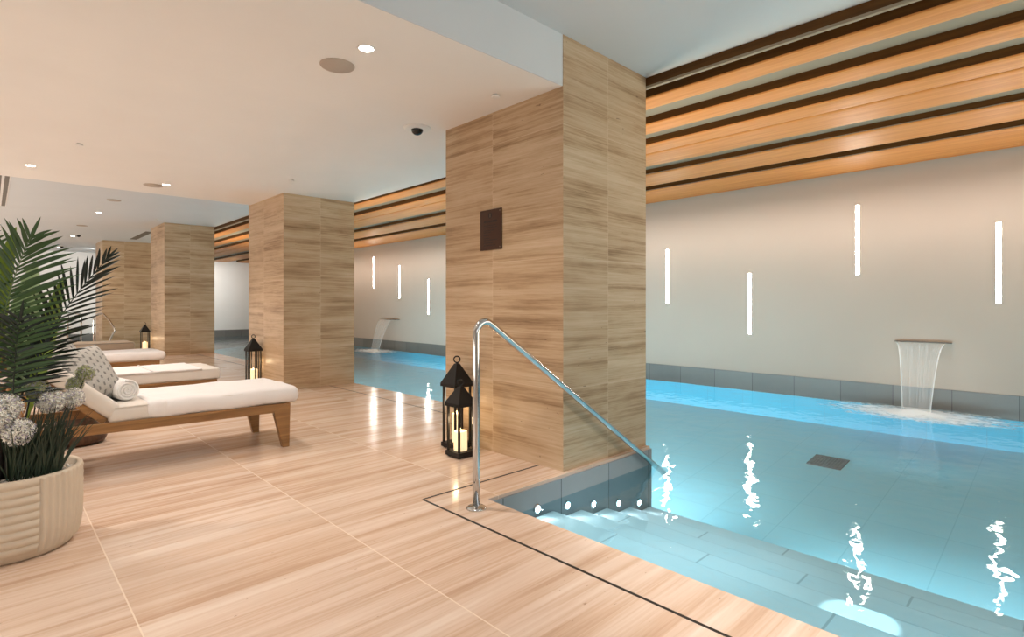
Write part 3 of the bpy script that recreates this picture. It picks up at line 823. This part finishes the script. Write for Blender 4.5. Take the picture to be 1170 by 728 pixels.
# fine rows so that the horizontal ribbing reads
zz = []
zs_ = sorted(set([z for z, _ in rows[:8]]+[.04+.352*i/120 for i in range(121)]))
def rad(z):
    for (z0, r0), (z1, r1) in zip(rows[:10], rows[1:10]):
        if z0 <= z <= z1: return r0+(r1-r0)*(z-z0)/(z1-z0+1e-9)
    return 1.
m = MB()
prof = [(z, rad(z), True) for z in zs_]+[(.400, .995, False), (H, .978, False), (H, .92, False), (.398, .90, False), (.355, .89, False), (.345, .3, False), (.345, .01, False)]
vis = math.radians(-70)     # boundary between the sections, seen from the front
for z, rr, rib in prof:
    for k in range(n):
        a = 2*PI*k/n
        q = ((math.degrees(a-vis)) % 360)
        vert = (q % 120) < 60
        d = 0
        if rib and z > .03:
            if vert:
                d = .012*abs(math.sin((q % 60)/60*PI*9.))**.7-.008
            else:
                d = .010*abs(math.sin(z/.405*PI*10))**.7-.007
        rad_ = R*rr+d
        m.v.append((rad_*math.cos(a), rad_*math.sin(a), z))
for i in range(len(prof)-1):
    for k in range(n): m.f.append((i*n+k, i*n+(k+1) % n, (i+1)*n+(k+1) % n, (i+1)*n+k))
m.f.append(tuple(range(n))[::-1])
m.build('pot', 'pot', pot, True)
m = MB(); m.lathe([(.256, .350), (.2, .358), (.1, .365), (.001, .366)], 40); m.build('soil', 'soil', pot, True)
rnd = random.Random(11)
m = MB()
for k in range(170):
    a = rnd.uniform(0, 2*PI); rr = math.sqrt(rnd.uniform(.1, 1))*.235
    s0 = rnd.uniform(.008, .018); q = rnd.uniform(0, PI)
    prof_ = [(math.cos(w)*1., math.sin(w)) for w in [-PI/2+.2, -PI/4, 0, PI/4, PI/2-.2]]
    b = len(m.v)
    for c_, s_2 in prof_:
        for j in range(8):
            w = 2*PI*j/8; x, y = c_*s0*math.cos(w)*1.25, c_*s0*math.sin(w)*.85
            m.v.append((rr*math.cos(a)+x*math.cos(q)-y*math.sin(q), rr*math.sin(a)+x*math.sin(q)+y*math.cos(q), .366+s0*.5+s_2*s0*.62))
    for i in range(4):
        for j in range(8): m.f.append((b+i*8+j, b+i*8+(j+1) % 8, b+(i+1)*8+(j+1) % 8, b+(i+1)*8+j))
    m.f += [tuple(b+j for j in range(8))[::-1], tuple(b+32+j for j in range(8))]
pb = m.build('pebbles', 'pebble', pot, True); pb['kind'] = 'stuff'

def bez(p0, p1, p2, p3, n):
    o = []
    for i in range(n+1):
        s = i/n; a = (1-s)
        o.append(p0*a**3+p1*3*a*a*s+p2*3*a*s*s+p3*s**3)
    return o
def blade(m, p0, d, L, w, droop, nrm, segs=6, twist=0):
    """tapered, folded blade leaf"""
    d = d.normalized(); side = d.cross(nrm)
    side = side.normalized() if side.length > 1e-6 else d.orthogonal().normalized()
    up = side.cross(d).normalized()
    b = len(m.v); p = Vector(p0); dd = d.copy()
    for i in range(segs+1):
        s = i/segs
        ww = w*(math.sin(PI*min(1, s*.9+.10))**.7)*(1 if s < 1 else 0.05)
        m.v += [tuple(p-side*ww/2+up*ww*.16), tuple(p), tuple(p+side*ww/2+up*ww*.16)]
        p = p+dd*(L/segs); dd = (dd+Vector((0, 0, -droop/segs))).normalized()
    for i in range(segs):
        for j in (0, 1): m.f.append((b+i*3+j, b+i*3+j+1, b+(i+1)*3+j+1, b+(i+1)*3+j))
def frond(P, s0, nl, Lf, w, mat, parent, facing, ang=(60, 25), droop=.35, seed=0, rr=.006):
    """P: four bezier control points (local); leaflets on both sides of the rachis from parameter s0"""
    rg = random.Random(seed); pts = bez(*[Vector(p) for p in P], 40)
    root = MB(); root.tube(pts, [rr*(1-.75*i/40) for i in range(41)], 6)
    stem = root.build('frond', 'rachis' if mat == 'leaf' else mat, parent, True)
    m = MB(); m.noflip = True
    F = Vector(facing).normalized()
    for k in range(nl):
        s = s0+(1-s0)*(k+.5)/nl
        i = min(39, int(s*40)); p = pts[i].lerp(pts[i+1], s*40-i); tan = (pts[i+1]-pts[i]).normalized()
        q = (k+.5)/nl
        side = tan.cross(F).normalized()
        L = Lf*(math.sin(PI*(.16+.80*q))**.6)*rg.uniform(.9, 1.08)
        a = math.radians(ang[0]+(ang[1]-ang[0])*q+rg.uniform(-5, 5))
        for sg in (-1, 1):
            d = tan*math.cos(a)+side*sg*math.sin(a)+F*rg.uniform(.02, .22)
            blade(m, p, d, L*rg.uniform(.92, 1.05), w*rg.uniform(.85, 1.1), droop, F, 6)
    blade(m, pts[-1]-(pts[-1]-pts[-3])*.5, pts[-1]-pts[-3], Lf*.45, w, .1, F, 5)
    m.build('leaflets', mat, stem, True)
CAMF = Vector((-.05, -1, .05))
# local coordinates: origin at pot base; +x right-ish, -y towards the viewer
frond([(-.05, .0, .36), (-.10, .0, .70), (-.07, -.02, 1.2), (.07, -.06, 1.60)], .36, 38, .33, .017, 'leaf', pot, (.1, -1, .25), (72, 32), .25, 1)
frond([(-.02, .06, .36), (.0, .08, .75), (.10, .10, 1.10), (.42, .12, 1.53)], .40, 26, .25, .016, 'leafdark', pot, (-.3, -.8, .5), (62, 22), .22, 2)
frond([(.0, .02, .36), (.0, .0, .65), (.0, -.02, .95), (.03, -.04, 1.18)], .42, 18, .27, .015, 'leafdark', pot, (.2, -.9, .4), (78, 45), .6, 3)
frond([(-.08, .05, .36), (-.18, .05, .8), (-.22, .05, 1.2), (-.16, .02, 1.62)], .35, 30, .32, .016, 'leaf', pot, (.2, -1, .2), (70, 30), .3, 4)
frond([(.02, .05, .36), (.05, .07, .7), (.10, .04, .94), (.15, .0, 1.06)], .40, 13, .19, .015, 'leafdark', pot, (-.1, -.6, .8), (65, 30), .5, 5)
def broad(P, W, mat, nrm, parent):
    pts = bez(*[Vector(p) for p in P], 16); m = MB(); m.noflip = True; N_ = Vector(nrm).normalized()
    for i, p in enumerate(pts):
        s = i/16; tan = (pts[min(i+1, 16)]-pts[max(i-1, 0)]).normalized(); sd = tan.cross(N_).normalized()
        w = W*(math.sin(PI*max(0.02, min(1, (s-.3)/.7)))**.75 if s > .3 else .03)+.004
        for q in (-1, -.5, 0, .5, 1): m.v.append(tuple(p+sd*w*q/2+N_*(-abs(q)*.12*w+.0)))
    for i in range(16):
        for j in range(4): m.f.append((i*5+j, i*5+j+1, (i+1)*5+j+1, (i+1)*5+j))
    m.build('broad_leaf', mat, parent, True)
broad([(-.04, .10, .36), (-.08, .12, .9), (-.06, .02, 1.35), (.015, -.02, 1.65)], .075, 'leaflight', (.2, -1, .1), pot)
broad([(-.06, .10, .36), (-.12, .14, .8), (-.16, .14, 1.2), (-.15, .08, 1.60)], .17, 'leafdark', (.2, -1, .1), pot)
broad([(.0, .12, .36), (.02, .16, .8), (.04, .18, 1.15), (.10, .16, 1.50)], .13, 'leafglare', (.1, -1, .1), pot)
broad([(.02, .12, .36), (.08, .16, .7), (.12, .18, 1.0), (.22, .16, 1.42)], .09, 'leaflight', (.2, -1, .2), pot)
m = MB()
for k in range(5):
    a = k*1.25; m.tube([(.03*math.cos(a)-.02, .03*math.sin(a)+.02, .35), (.02*math.cos(a)-.02, .02*math.sin(a)+.02, .62), (.015*math.cos(a+.5)-.02, .015*math.sin(a+.5)+.02, .80)], [.022, .017, .008], 8)
m.build('trunk', 'trunk', pot, True)
# grass tuft
rg = random.Random(5); m = MB(); m.noflip = True
for k in range(230):
    a = rg.uniform(-2.6, .9); bx, by = .08+rg.uniform(-.10, .10), -.10+rg.uniform(-.09, .09)
    lean = rg.uniform(.03, .45)
    d = Vector((math.cos(a)*lean+.06, math.sin(a)*lean, 1))
    blade(m, Vector((bx, by, .36)), d, rg.uniform(.22, .40), .006, rg.uniform(.1, .9), Vector((.1, -1, 0)), 5)
g = m.build('grass_tuft', 'grass', pot, True); g['kind'] = 'stuff'
# alliums
def allium(base, head, r, mat, seed):
    rg = random.Random(seed); b0, h0 = Vector(base), Vector(head)
    pts = bez(b0, b0+Vector((0, 0, (h0.z-b0.z)*.5)), h0-Vector((0, 0, .08)), h0, 12)
    m = MB(); m.tube(pts, .0035, 6); st_ = m.build('flower_stalk', 'fstalk', pot, True)
    m = MB(); m.noflip = True; t_ = MB(); t_.noflip = True; N = 150
    for k in range(N):
        z = 1-2*(k+.5)/N; a = k*2.39996; q = math.sqrt(max(0, 1-z*z))
        d = Vector((q*math.cos(a), q*math.sin(a), z))+Vector((rg.uniform(-.12, .12), rg.uniform(-.12, .12), rg.uniform(-.12, .12))); d.normalize()
        rr = r*rg.uniform(.82, 1.06); e = d.orthogonal().normalized(); f = d.cross(e)
        w = r*.04
        b = len(m.v); m.v += [tuple(h0+d*r*.1+e*w*.5), tuple(h0+d*r*.1-e*w*.5), tuple(h0+d*rr-e*w*.6), tuple(h0+d*rr+e*w*.6)]; m.f.append((b, b+1, b+2, b+3))
        c0 = h0+d*rr
        for j in range(6):
            an = j*PI/3+rg.uniform(0, .5); v = (e*math.cos(an)+f*math.sin(an)); u = d.cross(v)
            l = r*.27; tg = m if rg.random() < .72 else t_
            b = len(tg.v)
            tg.v += [tuple(c0), tuple(c0+v*l*.55+u*l*.2+d*l*.25), tuple(c0+v*l+d*l*.45), tuple(c0+v*l*.55-u*l*.2+d*l*.25)]; tg.f.append((b, b+1, b+2, b+3))
    fh = m.build('flower_head', mat, st_); t_.build('petal_tips', 'petaltip', fh)
    m = MB(); m.lathe([(r*.16*math.cos(a)+1e-4, r*.16*math.sin(a)) for a in [-PI/2+PI*i/6 for i in range(7)]], 10, tuple(h0), False); m.build('flower_core', 'petalgreen', fh, True)
AL = [((.02, -.14), (.02, -.16, .62), .062, 'petal'), ((.10, -.08), (.155, .04, .735), .062, 'petal'), ((.14, -.02), (.25, .06, .735), .05, 'petal'),
      ((-.02, -.10), (-.03, -.10, .735), .066, 'petal'), ((-.05, -.14), (-.07, -.16, .70), .068, 'petal'), ((.16, .05), (.31, .12, .86), .042, 'petalgreen'),
      ((.15, .06), (.265, .14, .80), .04, 'petalgreen'), ((.06, .0), (.10, .05, .80), .05, 'petalgreen')]
for i, (b, h, r, mt_) in enumerate(AL): allium((*b, .36), h, r, mt_, 20+i)

# drain grating lies on the sloping pool floor
def floor_z(x): return ZF0+(ZF1-ZF0)*(x-4.2)/(XW-4.2)
dx, dy = 7.55, 2.18
DRAIN.location = (dx, dy, floor_z(dx)+.004)
DRAIN.rotation_euler = (0, -math.atan2(ZF1-ZF0, XW-4.2), 0)
m = MB(); a = .19
m.box(-a, a, -a, -a+.03, 0, .012); m.box(-a, a, a-.03, a, 0, .012); m.box(-a, -a+.03, -a+.03, a-.03, 0, .012); m.box(a-.03, a, -a+.03, a-.03, 0, .012)
m.build('frame', 'grate', DRAIN)
m = MB(); m.box(-a+.03, a-.03, -a+.03, a-.03, 0, .004)
for k in range(10): m.box(-a+.03, a-.03, -a+.04+k*.034, -a+.058+k*.034, .004, .01)
m.build('grating', 'grate', DRAIN)

# ------------------------------------------------------------------ lights
def area(name, loc, target, sx, sy, power, col=(1, 1, 1), spread=180):
    l = bpy.data.lights.new(name, 'AREA'); l.shape = 'RECTANGLE'; l.size = sx; l.size_y = sy; l.energy = power; l.color = col; l.spread = math.radians(spread)
    o = bpy.data.objects.new(name, l); C.objects.link(o); o.location = loc
    o.rotation_euler = (Vector(target)-Vector(loc)).to_track_quat('-Z', 'Y').to_euler(); return o
def spot(name, loc, target, power, ang, blend, col, size=.05):
    l = bpy.data.lights.new(name, 'SPOT'); l.energy = power; l.spot_size = math.radians(ang); l.spot_blend = blend; l.color = col; l.shadow_soft_size = size
    o = bpy.data.objects.new(name, l); C.objects.link(o); o.location = loc
    o.rotation_euler = (Vector(target)-Vector(loc)).to_track_quat('-Z', 'Y').to_euler(); return o
# further downward spots over the deck, without fixtures
for x, y, z in ((1.74, -1.4, ZH), (.2, 1.4, ZH), (-.4, 4.6, ZL), (-.6, 6.4, ZL), (1.74, 5.9, ZL), (.3, 12.5, ZH), (.3, 17, ZH)):
    spot('deck_downlight', (x, y, z-.04), (x, y, 0), DL*.9, 125, 1., WARM)
spot('foam_fill', (7.9, 1.5, 3.2), (8.6, 1.47, -.1), 120, 42, .9, (.93, .98, 1.))  # added spot without a fixture, whitening the splash foam
# linear light in the ceiling gap washing the pool wall
area('wall_washer', (7.85, 11.5, 3.238), (8.85, 11.5, 2.50), 29., .05, 58, (1., .86, .76), 52)
# pool hall spots hidden in the gaps
for y in (0.5, 4.5, 8.5, 12.5, 16.5, 20.5, 24.):
    spot('pool_spot', (5.6, y, 3.26), (5.8, y, 0), 48, 120, 1., (1., .96, .92))
# added cool fill from behind the viewer, over pool and deck
area('hall_fill', (5.2, -2.9, 2.4), (5.0, 6., .6), 5., 1.4, 42, (.84, .94, 1.))
area('deck_fill', (.3, -2.9, 2.2), (1.5, 5., 1.2), 3., 1.4, 22, (.9, .96, 1.))
# added unseen warm lights behind the pillars, brightening the wooden baffles
for y, tx, ty, pw in ((3.4, 7.2, 1.0, 62), (8.8, 7., 9., 60), (16.3, 7., 16.3, 75), (16.95, 6.8, 21.5, 45)):
    area('pillar_fill', (4.30, y, 1.3), (tx, ty, 3.6), .8, .8, pw*1.15, (1., .85, .64))
area('baffle_fill', (6.6, -2.9, .5), (6.4, 1.5, 3.3), 4., .6, 60, (1., .86, .66), 110)  # added warm fill behind the viewer for the baffle undersides
area('ceiling_fill', (-1.65, 4.5, .5), (1.6, 4.5, 2.9), 5., .5, 28, (1., .90, .80))  # added unseen lights along the left wall, brightening the ceilings
area('ceiling_fill', (-1.65, 16.5, .5), (1.6, 16.5, 3.2), 16., .5, 190, (1., .90, .80))
for x, pw in ((5.5, 420), (7.4, 420), (.9, 80), (2.6, 80)): spot('end_wall_fill', (x, 24.2, 3.2), (x, YE, 1.6), pw, 120, .8, (1, .98, .95))  # added spots without fixtures, brightening the far end wall
# underwater lighting
area('underwater_side', (4.26, 8.5, -.45), (9., 8.5, -.5), 12., .25, 260, (.9, .97, 1.), 90)
area('underwater_near', (4.26, -.6, -.72), (9., -.6, -.4), 5., .25, 50, (.9, .97, 1.), 90)
for (x, z) in uwp:
    spot('step_light_beam', (x, YPOOL-.06, z+.005), (x+.02, YPOOL-2., z-.12), 1.6, 150, 1., (.95, .98, 1.), .02)
spot('stair_fill', (1.2, .7, 3.22), (3.35, .6, -.3), 360, 62, .9, (1., .97, .95), .03)  # added spots without fixtures, brightening the pool steps
spot('stair_fill', (1.6, 1.5, 3.22), (3.25, 1.95, -.3), 360, 32, 1., (.97, .98, 1.), .03)
spot('step_spot', (3.3, .76, 3.2), (3.10, .76, -.30), 700, 6.0, .3, (1, .98, .95), .01)
for c in ((2.965, 3.79, .38), (2.785, 3.56, .29), (2.975, 8.93, .36), (2.96, 17.05, .36)):
    l = bpy.data.lights.new('candle_glow', 'POINT'); l.energy = 1.2; l.color = (1, .72, .42); l.shadow_soft_size = .03
    o = bpy.data.objects.new('candle_glow', l); C.objects.link(o); o.location = c

w = bpy.data.worlds.new('World'); sc.world = w; w.use_nodes = True
w.node_tree.nodes['Background'].inputs[0].default_value = (.6, .6, .6, 1); w.node_tree.nodes['Background'].inputs[1].default_value = .1

# ------------------------------------------------------------------ camera
cam = bpy.data.cameras.new('camera'); co = bpy.data.objects.new('camera', cam); C.objects.link(co)
co.location = (0, 0, 1.25); co.rotation_euler = (PI/2, 0, -math.radians(43.8))
cam.sensor_width = 36; cam.lens = 623/1170*36; cam.shift_y = -15.5/1170; cam.clip_start = .05
sc.camera = co
sc.view_settings.view_transform = 'Standard'; sc.view_settings.look = 'None'; sc.view_settings.exposure = 0
try:
    sc.cycles.use_denoising = True; sc.cycles.sample_clamp_indirect = 6; sc.cycles.max_bounces = 10; sc.cycles.transparent_max_bounces = 12
    sc.cycles.caustics_reflective = False; sc.cycles.caustics_refractive = False
except Exception: pass
